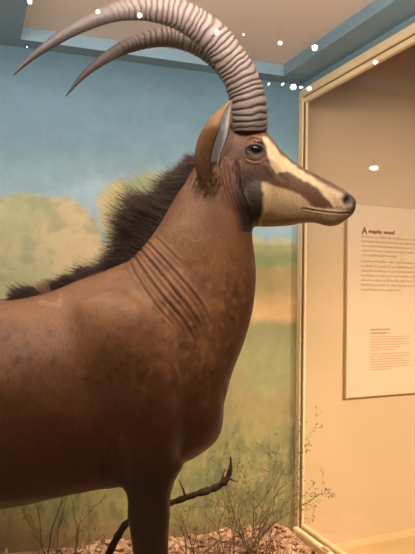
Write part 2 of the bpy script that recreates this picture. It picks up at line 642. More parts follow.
def bush(name, base, height, spread, n_stem, label, cat, group, mleaf, seed, lean=(0, 0), leafy=1.0, free_x=False, lsz=1.0):
    random.seed(seed)
    e = empty(name, base)
    tag(e, label, cat, group)
    V, Fc, LV, LF = [], [], [], []
    base = Vector(base)

    def grow(p, d, L_, r_, depth):
        pts = [p.copy()]; rr = [r_]
        n = max(4, int(L_ / .03))
        for i in range(n):
            d = (d + Vector((random.gauss(0, .16), random.gauss(0, .16), random.gauss(.02, .12)))).normalized()
            q = pts[-1] + d * (L_ / n)
            w_ = q + base
            if not free_x: w_.x = min(w_.x, XW - .04)
            w_.y = min(w_.y, YW - .02)
            q = w_ - base
            pts.append(q); rr.append(r_ * (1 - .75 * (i + 1) / n))
            if depth < 3 and random.random() < .42 and i > 0:
                dd = (d + Vector((random.gauss(0, .7), random.gauss(0, .5), random.gauss(.1, .5)))).normalized()
                grow(q, dd, L_ * random.uniform(.3, .55), rr[-1] * .7, depth + 1)
            if depth >= 1:
                for _ in range(2):
                    if random.random() < .75 * leafy:
                        leaf(LV, LF, q, d + Vector((random.gauss(0, .9), random.gauss(0, .9), random.gauss(0, .9))), random.uniform(.012, .026) * lsz, random.uniform(.0014, .003) * lsz)
        tube(V, Fc, pts, rr, 5)
    for s_ in range(n_stem):
        d = Vector((random.gauss(lean[0], spread), random.gauss(lean[1], spread * .6), 1)).normalized()
        grow(Vector((random.gauss(0, .02), random.gauss(0, .02), -.01)), d, height * random.uniform(.7, 1.05), random.uniform(.003, .0045), 0)
    from_py('twigs', V, Fc, M_BARK, e, True)
    for v in LV:
        v.y = min(v.y, YW - .012 - base.y)
        if not free_x: v.x = min(v.x, XW - .03 - base.x)
    for v in V:
        v.y = min(v.y, YW - .012 - base.y)
    if LV: from_py('foliage', LV, LF, mleaf, e)
    return e


def gp(px, D):
    p = W(px, 290, D)
    return (p.x, p.y, gz_at(p.x, p.y) - .004)


bush('wispy_shrub', gp(252, 3.22), .55, .33, 6, 'wispy grey-green shrub reaching the window frame, tallest in the corner', 'shrub', None, M_LEAF, 3, (.05, 0), .6)
bush('small_shrub', gp(234, 3.05), .62, .12, 4, 'thin upright olive shrub by the tip of the dead branch', 'shrub', None, M_LEAF2, 8, (.02, 0), .6)
bush('leafy_shrub', gp(196, 3.12), .33, .35, 4, 'low olive shrub behind the foreleg of the antelope', 'shrub', None, M_LEAF2, 14, (0, 0), .4)
bush('bare_shrub', gp(60, 2.85), .55, .2, 4, 'faint bare shrub behind the antelope under its belly', 'shrub', None, M_LEAF2, 17, (0, 0), .4)


def grass(name, base, h, n, spread, label, seed, mat, group=None):
    random.seed(seed)
    e = empty(name, base)
    tag(e, label, 'grass', group)
    V, Fc = [], []
    B = Vector(base)
    for k in range(n):
        p = Vector((random.gauss(0, .03), random.gauss(0, .02), -.005))
        d = Vector((random.gauss(0, spread), random.gauss(0, spread * .5), 1)).normalized()
        L_ = h * random.uniform(.5, 1.1)
        bend = Vector((random.gauss(0, .35), random.gauss(0, .2), -.15))
        pts = []
        for i in range(6):
            t_ = i / 5
            q = p + d * L_ * t_ + bend * L_ * t_ * t_ * .6
            w_ = q + B; w_.x = min(w_.x, XW - .05); w_.y = min(w_.y, YW - .02)
            pts.append(w_ - B)
        tube(V, Fc, pts, [.0022 * (1 - .8 * i / 5) for i in range(6)], 3)
    from_py('blades', V, Fc, mat, e)
    return e


grass('dry_grass_tuft', gp(270, 3.2), .22, 26, .16, 'straight reddish dry grass tuft left of the corner', 31, M_STRAW2)
grass('dry_grass_tuft', gp(286, 3.15), .2, 22, .2, 'dry grass tuft beside the window sill, right of the other tufts', 32, M_STRAW)
grass('dry_grass_tuft', gp(247, 3.3), .14, 20, .25, 'short dry grass tuft against the painted wall', 33, M_STRAW)
grass('dry_grass_tuft', gp(206, 3.0), .3, 26, .12, 'tall dry grass tuft near the leg and the dead branch', 34, M_STRAW2)
grass('dry_grass_tuft', gp(222, 3.2), .2, 20, .3, 'spreading dry grass tuft below the olive shrub', 35, M_STRAW)
grass('dry_grass_tuft', gp(95, 2.8), .35, 24, .25, 'dry grass tuft behind the antelope, left of its foreleg', 36, M_STRAW2)

# dead branch rising behind the foreleg
def Bp(px, py, D): return W(px, py, D)


br = empty('dead_branch', (0, 0, 0))
tag(br, 'bare dark dead branch curving up behind the foreleg of the antelope', 'branch')
path = spline([(82, 640, 2.62), (92, 595, 2.62), (108, 556, 2.62), (118, 536, 2.6), (128, 522, 2.6), (148, 510, 2.6), (172, 502.5, 2.6), (195, 494.5, 2.6), (212, 489, 2.62), (224, 482, 2.62), (230, 471, 2.62), (231, 456, 2.62)], 7)
pts = [Bp(*p) for p in path]
n_ = len(pts)
rr = []
for i in range(n_):
    px = path[i][0]; u = i / (n_ - 1)
    r_ = .016 * (1 - .4 * u)
    if 198 < px < 228: r_ *= 1.25
    if u > .9: r_ *= 1 - .8 * (u - .9) / .1
    rr.append(r_ * (1 + .45 * noise.noise(Vector((i * .55, 0, 0)))))
base_ = Vector((pts[0].x, pts[0].y, 0))
pts[0].z = max(pts[0].z, .0)
br.location = base_
V, Fc = [], []
tube(V, Fc, [p - base_ for p in pts], rr, 10)
for (i, dx, dz, L_) in ((60, .02, .05, .06), (66, .04, -.02, .05), (46, -.02, .06, .05)):
    p = pts[min(i, n_ - 1)] - base_
    tube(V, Fc, [p, p + Vector((dx, 0, dz)) * .6, p + Vector((dx * 1.3, .01, dz * 1.2))], [.005, .0035, .001], 6)
from_py('branch_wood', V, Fc, M_DARKBARK, br, True)

# ------------------------------------------------------------------ antelope
origin = Matrix.Rotation(YAW, 3, 'Z') @ Vector((0, D0, 0))
ant = empty('sable_antelope', (origin.x, origin.y, 0), YAW)
tag(ant, 'mounted brown sable antelope with ridged backswept horns standing in the display case', 'antelope')


PARTS_V, PARTS_F = [], []


def loft(st, n=6, N=40, se=2.0, egg=0.0):
    """st rows: Tx,Ty, Bx,By, halfwidth, centre d (toward visitor), egg"""
    rows = []
    for s_ in st:
        s_ = list(s_) + [0] * (8 - len(s_))
        T, B = S(s_[0], s_[1], s_[5]), S(s_[2], s_[3], s_[5])
        rows.append([*T, *B, s_[4], s_[6]])
    R = spline(rows, n)
    b0 = len(PARTS_V)
    for r in R:
        T, B = Vector(r[0:3]), Vector(r[3:6])
        c = (T + B) / 2; h = (T - B) / 2
        for k in range(N):
            a = 2 * math.pi * k / N
            ca, sa = math.cos(a), math.sin(a)
            ca = math.copysign(abs(ca) ** (2 / se), ca); sa = math.copysign(abs(sa) ** (2 / se), sa)
            w_ = r[6] * (1 - r[7] * ca)
            PARTS_V.append(c + h * ca + Vector((0, -w_ * sa, 0)))
    m = len(R)
    for i in range(m - 1):
        for k in range(N):
            a, b = b0 + i * N + k, b0 + i * N + (k + 1) % N
            PARTS_F.append((a, b, b + N, a + N))
    PARTS_F.append(tuple(b0 + k for k in range(N))[::-1])
    PARTS_F.append(tuple(b0 + (m - 1) * N + k for k in range(N)))


def blob(px, py, d, rx, ry, rz, rot=0, n=20):
    """ellipsoid, rx along x, ry lateral, rz up (metres); rot in picture plane"""
    c = S(px, py, d)
    b0 = len(PARTS_V)
    cr, sr = math.cos(rot), math.sin(rot)
    for i in range(n + 1):
        th = math.pi * i / n
        for k in range(2 * n):
            ph = math.pi * k / n
            x, y, z = rx * math.sin(th) * math.cos(ph), ry * math.sin(th) * math.sin(ph), rz * math.cos(th)
            PARTS_V.append(c + Vector((x * cr + z * sr, y, -x * sr + z * cr)))
    for i in range(n):
        for k in range(2 * n):
            a, b = b0 + i * 2 * n + k, b0 + i * 2 * n + (k + 1) % (2 * n)
            PARTS_F.append((a, b, b + 2 * n, a + 2 * n))


# torso
loft([(-229, 352, -223, 392, .05), (-219, 326, -214, 430, .12), (-188, 306, -190, 490, .19), (-130, 300, -130, 522, .215),
      (-60, 303, -60, 522, .23), (0, 300, 0, 506, .235, 0, .06), (30, 296, 28, 501, .235, 0, .08), (55, 289, 55, 496, .23, 0, .12), (88, 275, 90, 488, .215, 0, .2),
      (122, 265, 128, 484, .19, 0, .22), (148, 285, 158, 476, .17, 0, .12), (172, 308, 184, 463, .15), (195, 328, 210, 447, .125), (214, 350, 221, 431, .09), (222, 370, 225, 408, .05)], se=2.2)
# neck
loft([(92, 290, 170, 470, .17), (110, 268, 200, 440, .165), (125, 262, 221, 412, .15), (134, 256, 232, 374, .135), (143, 244, 246, 337, .12),
      (153, 230, 254, 303, .11), (166, 211, 256, 270, .1), (181, 186, 253, 243, .092), (195, 163, 252, 232, .088), (212, 140, 254, 226, .085)], se=2.15)


# head (turned a little toward the visitor)
def hd(x): return max(0, (x - 225)) * .003 * .16


HS = [(212, 138, 232, 222, .07), (226, 128, 244, 225, .077), (243, 124, 258, 226.5, .08), (258, 124, 268, 227, .08, 0, .0), (270, 137, 277, 226.5, .073, 0, .05),
      (283, 153, 288, 226, .062, 0, .08), (300, 166, 302, 223.5, .05, 0, .05), (315, 174, 315, 223, .044), (328, 181, 328, 226.5, .041), (338, 186.5, 339, 225, .040),
      (345, 191, 346, 220, .038), (351, 195, 351, 216, .032), (355.5, 200, 355, 211, .016)]
loft([(a, b, c, d, e, hd(a), (r[0] if r else 0) if False else (r[1] if len(r) > 1 else 0)) for (a, b, c, d, e, *r) in HS], se=2.25)
# brow ridges, cheek, nostril wings, lips, chest, shoulder
for sg in (1, -1):
    c_ = lambda x: hd(x)
    blob(259, 141, c_(259) + sg * .062, .026, .018, .011, .5)
    blob(255, 150, c_(255) + sg * .066, .026, .014, .02, .2)
    blob(262, 195, c_(262) + sg * .045, .055, .034, .07, -.2)
    blob(297, 196, c_(297) + sg * .026, .07, .026, .028, .45)
    blob(342, 202, c_(344) + sg * .020, .022, .016, .017, .6)
    blob(330, 213, c_(330) + sg * .018, .045, .02, .014, .08)
    blob(246, 127, c_(246) + sg * .03, .055, .036, .02, .15)
    # shoulder blade and upper arm
    d_ = sg
    loft([(72, 300, 118, 285, .03, d_ * .15), (78, 340, 150, 310, .05, d_ * .17), (88, 385, 166, 360, .05, d_ * .165), (98, 425, 178, 410, .05, d_ * .155),
          (108, 455, 178, 446, .05, d_ * .145), (118, 475, 176, 474, .05, d_ * .13), (124, 490, 174, 490, .045, d_ * .12)], se=2.0)
    # foreleg
    sx = 0 if sg > 0 else 1
    L = [(118, 460, 190, 460, .06), (124.5, 482, 176, 482, .055), (126, 500, 172, 500, .05), (128, 520, 169.5, 520, .045), (131, 540, 168.5, 540, .041), (133.5, 556, 168, 556, .038),
         (137, 585, 165, 585, .034), (138, 605, 165, 605, .036), (139, 622, 163, 622, .033), (143, 645, 160, 645, .025), (144, 690, 160, 690, .024), (142, 712, 164, 712, .028),
         (147, 726, 167, 728, .025), (147, 734, 172, 737, .03), (146, 742, 176, 744, .034), (146, 751, 179, 751, .036)]
    if sg > 0:
        loft([(*l, .12) for l in L])
    else:  # mirror of the near leg, half a step back
        b0 = len(PARTS_V)
        loft([(l[0] - 6, l[1], l[2] - 6, l[3], l[4], .12) for l in L])
        for i in range(b0, len(PARTS_V)):
            v = PARTS_V[i]; v.y = -v.y
    # hind leg
    H = [(-222, 360, -120, 360, .08), (-226, 410, -100, 420, .1), (-222, 460, -100, 480, .1), (-210, 510, -120, 530, .08), (-200, 550, -145, 560, .055),
         (-203, 580, -165, 585, .038), (-214, 606, -180, 606, .034), (-222, 622, -186, 628, .033), (-218, 650, -190, 650, .026), (-214, 695, -191, 695, .024),
         (-213, 715, -187, 715, .028), (-208, 728, -183, 730, .026), (-206, 742, -174, 744, .034), (-205, 751, -171, 751, .036)]
    b0 = len(PARTS_V)
    loft([(*l, .12) for l in H])
    if sg < 0:
        for i in range(b0, len(PARTS_V)):
            v = PARTS_V[i]; v.y = -v.y; v.x += .05
# tail
loft([(-222, 345, -214, 362, .022), (-236, 362, -224, 372, .018), (-241, 400, -231, 400, .015), (-243, 460, -236, 460, .011), (-243, 510, -238, 510, .008)], N=16)

me0 = bpy.data.meshes.new('raw')
me0.from_pydata([tuple(v) for v in PARTS_V], [], PARTS_F)
bm = bmesh.new(); bm.from_mesh(me0)
bmesh.ops.recalc_face_normals(bm, faces=bm.faces)
bm.to_mesh(me0); bm.free()
ob0 = bpy.data.objects.new('raw', me0)
C.objects.link(ob0)
md = ob0.modifiers.new('r', 'REMESH'); md.mode = 'VOXEL'; md.voxel_size = .0048
md2 = ob0.modifiers.new('s', 'SMOOTH'); md2.iterations = 14; md2.factor = .6
dg = bpy.context.evaluated_depsgraph_get()
bme = bpy.data.meshes.new_from_object(ob0.evaluated_get(dg))
bpy.data.objects.remove(ob0)
# refine the head, where the detail is finer
bm = bmesh.new(); bm.from_mesh(bme)
bm.verts.ensure_lookup_table()
xh, zh = S(222, 200).x, S(240, 240).z
hf = [e for e in bm.edges if all(v.co.x > xh and v.co.z > zh for v in e.verts)]
bmesh.ops.subdivide_edges(bm, edges=hf, cuts=1, use_grid_fill=True)
bmesh.ops.triangulate(bm, faces=[f for f in bm.faces if len(f.verts) > 4])
bm.to_mesh(bme); bm.free()
bme.update()
nv = len(bme.vertices)

co = np.empty(nv * 3); bme.vertices.foreach_get('co', co); co = co.reshape(-1, 3)
no = np.empty(nv * 3); bme.vertices.foreach_get('normal', no); no = no.reshape(-1, 3)
# soften the trunk so the shoulder melts into neck and barrel
ne = len(bme.edges)
ed = np.empty(ne * 2, int); bme.edges.foreach_get('vertices', ed); ed = ed.reshape(-1, 2)
wgt = (.75 * np.clip((S(222, 200).x - co[:, 0]) / .06, 0, 1) * np.clip((co[:, 2] - S(150, 500).z) / .05, 0, 1))[:, None]
deg = np.bincount(ed.ravel(), minlength=nv)[:, None]
for _ in range(110):
    acc = np.zeros((nv, 3))
    for k in range(3):
        acc[:, k] = np.bincount(ed[:, 0], co[ed[:, 1], k], nv) + np.bincount(ed[:, 1], co[ed[:, 0], k], nv)
    co = co + wgt * (acc / deg - co)
bme.vertices.foreach_set('co', co.ravel()); bme.update()
bme.vertices.foreach_get('normal', tmpn := np.empty(nv * 3)); no = tmpn.reshape(-1, 3)
hdx = np.maximum(0, co[:, 0] - S(225, 200).x) * .16
dl = -co[:, 1] - hdx                     # lateral about the (turned) middle plane
sym = co.copy(); sym[:, 1] = -(np.abs(dl) + hdx)
P = unS(sym)
side = np.clip(np.abs(dl) / .03, 0, 1)
disp = np.zeros(nv)


def dist_poly(P, pts):
    best = np.full(len(P), 1e9); tt = np.zeros(len(P)); n = len(pts) - 1
    for i in range(n):
        a, b = np.array(pts[i], float), np.array(pts[i + 1], float)
        ab = b - a
        t_ = np.clip(((P - a) @ ab) / (ab @ ab), 0, 1)
        q = a + t_[:, None] * ab
        d = np.hypot(*(P - q).T)
        m = d < best
        best[m] = d[m]; tt[m] = (i + t_[m]) / n
    return best, tt


GROOVE = np.zeros(nv)


def fold(pts, w, depth, sided=0):
    global disp, GROOVE
    pts = spline(pts, 6)
    d, t_ = dist_poly(P, pts)
    fade = np.clip(np.minimum(t_ / .07, (1 - t_) / .25), 0, 1) ** .8
    g = np.exp(-(d / w) ** 2) * fade * side
    rdg = np.exp(-((d - 1.9 * w) / (1.1 * w)) ** 2) * fade * side
    disp += (-g + .75 * rdg) * depth
    GROOVE = np.maximum(GROOVE, g)


# skin folds where neck meets shoulder
for pts, w_, a_ in (([(146, 241), (160, 256), (180, 278), (200, 303), (211, 326)], 1.25, .0058),
            ([(139, 248), (152, 264), (172, 288), (194, 316), (204, 338)], 1.4, .0068),
            ([(133, 255), (144, 272), (162, 296), (184, 322), (196, 344)], 1.4, .0070),
            ([(129, 263), (139, 281), (155, 304), (173, 326)], 1.25, .0054),
            ([(154, 236), (170, 252), (186, 268)], 1.2, .0022),
            ([(160, 268), (176, 292), (190, 306)], 1.0, .0022)):
    fold(pts, w_, a_)
# folds behind the cheek
for k in range(6):
    x = 219 + k * 4.2
    fold([(x, 152 + k * 5), (x + 1, 170 + k * 4), (x + 6, 192 + k * 2), (x + 12, 214)], 1.05, .0046)
fold([(236, 160), (239, 185), (246, 206), (252, 224)], 2.2, .004)
# throat, cheek, mouth, brow lines
fold([(302, 208), (314, 210.5), (330, 212.5), (344, 213.5), (352, 212)], .9, .0018)
fold([(268, 160), (277, 172), (284, 182)], 2.5, .0025)
fold([(246, 141), (254, 138.5), (262, 141)], 1.2, .002)
fold([(246, 158), (254, 161), (262, 160)], 1.1, .0018)
# muscles of shoulder and forearm
fold([(112, 440), (121, 460), (126, 482)], 5, .004)
fold([(190, 400), (186, 435), (176, 462)], 8, .003)
# nostril
dn = np.hypot((P[:, 0] - 347.8 + .35 * (P[:, 1] - 200)) / 4.6, (P[:, 1] - 200 - .25 * (P[:, 0] - 348)) / 4.6)
disp += -.009 * np.exp(-dn ** 2 * 1.1) * side + .001 * np.exp(-((dn - 1.9) / .5) ** 2) * side
# eye socket: hollow, lids ridge
EX, EY = 255.5, 150.5
ex = (P[:, 0] - EX) * .97 + (P[:, 1] - EY) * .2; ey = (P[:, 1] - EY) * .97 - (P[:, 0] - EX) * .2
de = np.sqrt((ex / 7.2) ** 2 + (ey / 4.9) ** 2)
disp += -.009 * np.exp(-de ** 4) * side + .0032 * np.exp(-((de - 1.18) / .22) ** 2) * side
# irregular skin
lowf = np.array([noise.noise(Vector(c) * 9) for c in co]); midf = np.array([noise.noise(Vector(c) * 28) for c in co])
disp += lowf * .004 * (P[:, 0] < 225) + midf * .0009
co = co + no * disp[:, None]
bme.vertices.foreach_set('co', co.ravel())
bme.update()
print('BODY VERTS', nv)


def inpoly(P, poly):
    x, y = P[:, 0], P[:, 1]
    ins = np.zeros(len(P), bool)
    n = len(poly)
    for i in range(n):
        x1, y1 = poly[i]; x2, y2 = poly[(i + 1) % n]
        c = ((y1 > y) != (y2 > y)) & (x < (x2 - x1) * (y - y1) / (y2 - y1 + 1e-12) + x1)
        ins ^= c
    return ins


def mask(poly, soft=1.2):
    ins = inpoly(P + .9 * wobP, poly)
    d, _ = dist_poly(P + .9 * wobP, list(poly) + [poly[0]])
    sd = np.where(ins, d, -d)
    return np.clip(.5 + sd / (2 * soft), 0, 1)


hw = np.array([noise.noise(Vector((c[0] * 60, c[1] * 60, c[2] * 60))) for c in co])
hw2 = np.array([noise.noise(Vector((c[0] * 60 + 9, c[1] * 60, c[2] * 60 + 4))) for c in co])
wobP = np.stack([hw, hw2], 1) * 1.6
CH = dict(base=(136, 88, 52), dark=(84, 52, 34), light=(196, 138, 90), white=(226, 198, 160), blk=(44, 32, 26), face=(96, 62, 42))
colr = np.repeat(c3(CH['base']), nv, 0)
hl = np.array([noise.noise(Vector((c[0] * 14, c[1] * 14, c[2] * 14 + 5))) for c in co])
hm_ = np.array([noise.noise(Vector((c[0] * 45, c[1] * 45, c[2] * 45 + 5))) for c in co])
colr = lerp(colr, c3((156, 104, 64)), sst(-.1, .5, hl))
# paler worn speckles on the lower neck and shoulder
reg = np.exp(-(((P[:, 0] - 190) / 70) ** 2 + ((P[:, 1] - 330) / 60) ** 2))
hwl = np.array([noise.noise(Vector((c[0] * 75 + 20, c[1] * 60, c[2] * 30 + c[0] * 12))) for c in co])
colr = lerp(colr, c3(CH['light']), sst(.0, .6, .55 * hwl + .6 * hm_ + .25 * hw) * reg * .8)
colr = lerp(colr, c3((88, 54, 32)), sst(.1, .6, -.6 * hw2 - .5 * hm_ - .3 * hl) * sst(240, 300, P[:, 1]) * .75)
reg = np.exp(-(((P[:, 0] - 85) / 70) ** 2 + ((P[:, 1] - 320) / 45) ** 2))
colr = lerp(colr, c3((176, 124, 84)), reg * .6)  # broad shoulder highlight painted into the coat
# darker low body, chest and legs (dark coat, with shade from the top light painted in)
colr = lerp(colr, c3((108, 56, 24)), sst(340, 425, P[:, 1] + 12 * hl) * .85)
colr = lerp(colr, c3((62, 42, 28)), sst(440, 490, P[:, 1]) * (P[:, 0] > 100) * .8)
colr = lerp(colr, c3((170, 150, 124)), sst(-3, 3, P[:, 1] - np.interp(P[:, 0], [-300, -130, -60, 0, 30, 62, 80], [530, 510, 508, 502, 499.5, 498, 520])) * (P[:, 0] < 80) * (P[:, 1] < 540) * (P[:, 0] > -130))
# upper neck / nape
colr = lerp(colr, c3((116, 82, 54)), sst(250, 190, P[:, 1]) * (P[:, 0] < 240) * .5)
# head
head = sst(222, 236, P[:, 0] - .25 * (P[:, 1] - 180)) * (P[:, 1] < 232)
colr = lerp(colr, c3((104, 66, 40)), head)
colr = lerp(colr, c3((60, 41, 30)), head * sst(160, 185, P[:, 1] + 4 * hw) * (P[:, 0] < 275))
colr = lerp(colr, c3((152, 98, 64)), np.exp(-(((P[:, 0] - 249) / 12) ** 2 + ((P[:, 1] - 136) / 6) ** 2)) * .8)
colr = lerp(colr, c3((84, 54, 38)), mask([(263, 158), (272, 168), (276, 176), (268, 184), (258, 182), (250, 172), (256, 164)], 2.5) * .9)
blaze = mask([(262, 120), (300, 150), (345, 180), (352, 195), (340, 196.5), (324, 189.5), (302, 176), (285, 160), (272, 142.5), (264, 133)], 1.2)
colr = lerp(colr, c3((108, 68, 44)), blaze)
wht = (244, 212, 168)
m = mask([(263, 137), (267, 137.5), (271, 142), (281, 155), (301, 170), (323, 184), (338, 192), (346, 197), (343, 206), (334, 207), (325, 199), (316, 188), (300, 180), (287, 172), (277, 174), (269, 160), (265, 147)], 1.3)
colr = lerp(colr, c3(wht), m)
m = mask([(262, 183), (270, 183), (281, 187), (300, 193), (313, 205), (326, 209), (345, 206), (353, 213), (342, 226), (331, 229), (312, 226), (284, 232), (256, 232), (264, 206)], 1.6)
colr = lerp(colr, c3((222, 188, 142)), m)
m = mask([(275, 174), (287, 171), (300, 179), (317, 188), (326, 198), (333, 206), (325, 209), (312, 205), (298, 193), (281, 187.5), (268, 184)], 1.6)
colr = lerp(colr, c3((112, 74, 46)), m)
m = mask([(328, 186), (345, 192), (357, 203), (354, 214), (338, 214), (334, 206)], 3)
colr = lerp(colr, c3((206, 178, 152)), m * .55)
# under-jaw greyish: the shade below the jaw painted in
colr = lerp(colr, c3((132, 108, 82)), sst(212, 224, P[:, 1] - .02 * (P[:, 0] - 300)) * (P[:, 0] > 262) * .6)
# nose leather + nostril + mouth line
colr = lerp(colr, c3((52, 38, 32)), np.clip(2.2 - dn * 1.5, 0, 1))
rim = mask([(340, 190), (347, 193), (354, 199), (358, 206), (356, 213), (353, 210), (353.5, 204), (349, 197), (342, 193)], 1.0)
colr = lerp(colr, c3((92, 66, 52)), rim * .85)
dm, tm = dist_poly(P, [(302, 208), (314, 210.5), (330, 212.5), (344, 213.5), (353, 212)])
colr = lerp(colr, c3((84, 58, 42)), np.exp(-(dm / 1.0) ** 2) * .65)
# eye rim
colr = lerp(colr, c3((40, 28, 22)), sst(1.45, 1.1, de))
colr = lerp(colr, c3((150, 126, 100)), np.exp(-(((P[:, 0] - 256) / 7) ** 2 + ((P[:, 1] - 157.5) / 1.6) ** 2)) * .5)
m = mask([(257, 143), (262, 140), (266, 146), (268, 156), (263, 154)], 1.3)
colr = lerp(colr, c3((58, 38, 28)), m * .9)
# wrinkled reddish skin behind the cheek
m = np.exp(-(((P[:, 0] - 226 - .25 * (P[:, 1] - 180)) / 9) ** 2 + ((P[:, 1] - 178) / 26) ** 2))
colr = lerp(colr, c3((144, 92, 76)), m * .75)
# hooves
colr = lerp(colr, c3((30, 26, 22)), sst(733, 738, P[:, 1]))
# worn patch in the withers
m = np.maximum(np.exp(-(dist_poly(P, [(41, 302), (60, 306), (61, 293)])[0] / 1.5) ** 2), 0)
colr = lerp(colr, c3((190, 150, 116)), m * .6)
colr = colr * np.interp(P[:, 1], [150, 300, 480], [.80, .86, .60])[:, None]  # coat toned by height, shade on the low body put into the colour
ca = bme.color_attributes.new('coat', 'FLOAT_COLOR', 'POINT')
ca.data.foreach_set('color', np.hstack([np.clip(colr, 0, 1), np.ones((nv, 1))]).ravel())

t = NT('short antelope coat', .42, .5)
v_ = t.coord((1, 1, .45), rot=(0, .5, 0))
f1 = t.noise(v_, 120, 5, .75)
f2 = t.noise(t.coord(), 22, 5, .7)
f3 = t.noise(t.coord((1, 1, .35), rot=(0, -.3, 0)), 320, 3, .7)
c_ = t.mix(.42, t.attr('coat').outputs['Color'], t.ramp(f1, [(.3, (.25, .25, .25, 1)), (.7, (.75, .74, .72, 1))]), 'OVERLAY')
c_ = t.mix(.30, c_, t.ramp(f2, [(.3, (.3, .3, .3, 1)), (.7, (.72, .7, .68, 1))]), 'OVERLAY')
t.base(c_)
t.b.inputs['Sheen Weight'].default_value = .12
t.b.inputs['Sheen Roughness'].default_value = .5
add = t.n('ShaderNodeMath', operation='ADD')
t.l(f1, add.inputs[0]); t.l(f3, add.inputs[1])
t.bump(add.outputs[0], .4, .005)
M_COAT = t.m
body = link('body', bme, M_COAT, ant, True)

# ---- eyes
M_EYE = plain('dark eye glass', (26, 16, 12), .08, .1, 30, 0, .6)
M_PUPIL = plain('pupil', (6, 4, 4), .05, .1, 30, 0, .6)
from mathutils.bvhtree import BVHTree
bvh = BVHTree.FromPolygons([Vector(c) for c in co], [tuple(p.vertices) for p in bme.polygons])


def hit(px, py, sg):
    """surface point of the body at that photo position, near (1) or far (-1) side"""
    p = S(px, py, .06)
    dc = max(0, (p.x - S(225, 200).x)) * .16
    p.y = -dc
    o_ = Vector((p.x, -dc - sg * .6, p.z))
    r = bvh.ray_cast(o_, Vector((0, sg, 0)))
    return (r[0], r[1]) if r[0] is not None else (p, Vector((0, -sg, 0)))


for sg in (1, -1):
    p, n0 = hit(EX, EY, sg)
    e_ = empty('eye', (0, 0, 0)) if False else None
    bm = bmesh.new()
    bmesh.ops.create_uvsphere(bm, u_segments=32, v_segments=20, radius=.0185)
    me = bpy.data.meshes.new('eye'); bm.to_mesh(me); bm.free()
    o = link('eye', me, M_EYE, ant, True)
    o.location = p + Vector((0, sg * .0115, 0))
    o['label'] = 'glossy dark brown glass eye'
    o.scale = (1.08, 1, .82)
    o.rotation_euler = (0, .2, 0)

# ---- ears
M_EARB = None
t = NT('ear coat', .6, .3)
f = t.noise(t.coord((1, 1, .3)), 70, 5, .7)
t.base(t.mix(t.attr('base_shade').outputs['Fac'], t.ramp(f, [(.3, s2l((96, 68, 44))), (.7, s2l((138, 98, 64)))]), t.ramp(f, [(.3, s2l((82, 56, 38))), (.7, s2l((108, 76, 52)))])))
t.bump(f, .4, .003)
M_EARO = t.m
t = NT('inner ear hair', .8, .2)
f = t.noise(t.coord((1, 1, .2)), 90, 5, .7)
t.base(t.ramp(f, [(.3, s2l((176, 178, 180))), (.7, s2l((226, 228, 230)))]))
t.bump(f, .6, .004)
M_EARI = t.m
t = NT('dark ear base', .7, .3)
f = t.noise(t.coord(), 60, 5, .7)
t.base(t.ramp(f, [(.3, s2l((84, 56, 40))), (.7, s2l((132, 88, 58)))]))
M_EARD = t.m


def ear(sg):
    rows = [(208, 196, 213, 194), (202, 188, 217, 184), (196.5, 173, 219, 171), (194.5, 160, 221, 157), (195.5, 148, 225, 145), (199, 136, 229, 134), (205, 125, 230.5, 122),
            (212, 116, 231.2, 114), (219, 109, 231.8, 107.5), (226, 103.5, 232.4, 102.5), (231, 100, 233, 99.6)]
    R = spline(rows, 5)
    m = len(R); n = 30
    Vo, Vi = [], []
    for i, r in enumerate(R):
        u = i / (m - 1)
        dcen = .045 + .085 * min(1, u * 1.8) - .01 * u
        A, B = S(r[0], r[1], dcen), S(r[2], r[3], dcen)
        c = (A + B) / 2
        ax = (B - A); half = ax.length / 2; ax = ax.normalized()     # back -> front in picture plane
        latv = Vector((0, -1, 0))
        for k in range(n + 1):
            # arc goes from the near front lip, round the outer back, to the far front lip
            th = math.radians(38 + (360 - 38 - 4) * 0 + (322 - 38 + 22) * k / n)
            th = math.radians(74) + (math.radians(362) - math.radians(74)) * k / n
            q = c + ax * half * math.cos(th) + latv * half * .62 * math.sin(th)
            lipw = .0022
            q2 = c + ax * (half - .004) * math.cos(th) + latv * max(half * .62 - .004, .0005) * math.sin(th)
            Vo.append(q); Vi.append(q2)
    V = Vo + Vi; off = len(Vo); Fc = []; mi = []
    for i in range(m - 1):
        for k in range(n):
            a = i * (n + 1) + k
            Fc.append((a, a + 1, a + n + 2, a + n + 1)); mi.append(0)
            Fc.append((off + a, off + a + n + 1, off + a + n + 2, off + a + 1)); mi.append(1)
        for k in (0, n):
            a = i * (n + 1) + k
            Fc.append((a, a + n + 1, off + a + n + 1, off + a)); mi.append(0)
    for k in range(n):
        a = (m - 1) * (n + 1) + k
        Fc.append((a, a + 1, off + a + 1, off + a)); mi.append(0)
        Fc.append((k, k + 1, off + k + 1, off + k)); mi.append(0)
    if sg < 0: V = [Vector((v.x - .01, -v.y, v.z)) for v in V]
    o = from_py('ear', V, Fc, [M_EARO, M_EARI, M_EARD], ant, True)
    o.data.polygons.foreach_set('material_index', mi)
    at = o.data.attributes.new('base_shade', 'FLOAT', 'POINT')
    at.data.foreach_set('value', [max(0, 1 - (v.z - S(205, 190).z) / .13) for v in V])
    o['label'] = 'tall pointed ear with pale inner side'
    return o


ear(1); ear(-1)

# ---- horns
t = NT('horn keratin', .5, .4)
f = t.noise(t.coord(), 45, 6, .75)
g_ = t.attr('ridge').outputs['Fac']
c_ = t.ramp(g_, [(.0, s2l((52, 45, 43))), (.45, s2l((90, 78, 73))), (1.0, s2l((124, 109, 101)))])
c_ = t.mix(t.attr('tip').outputs['Fac'], c_, s2l((62, 56, 54)))
t.base(t.mix(.35, c_, t.ramp(f, [(.3, (.3, .29, .28, 1)), (.7, (.7, .68, .66, 1))]), 'OVERLAY'))
t.bump(f, .4, .004)
M_HORN = t.m


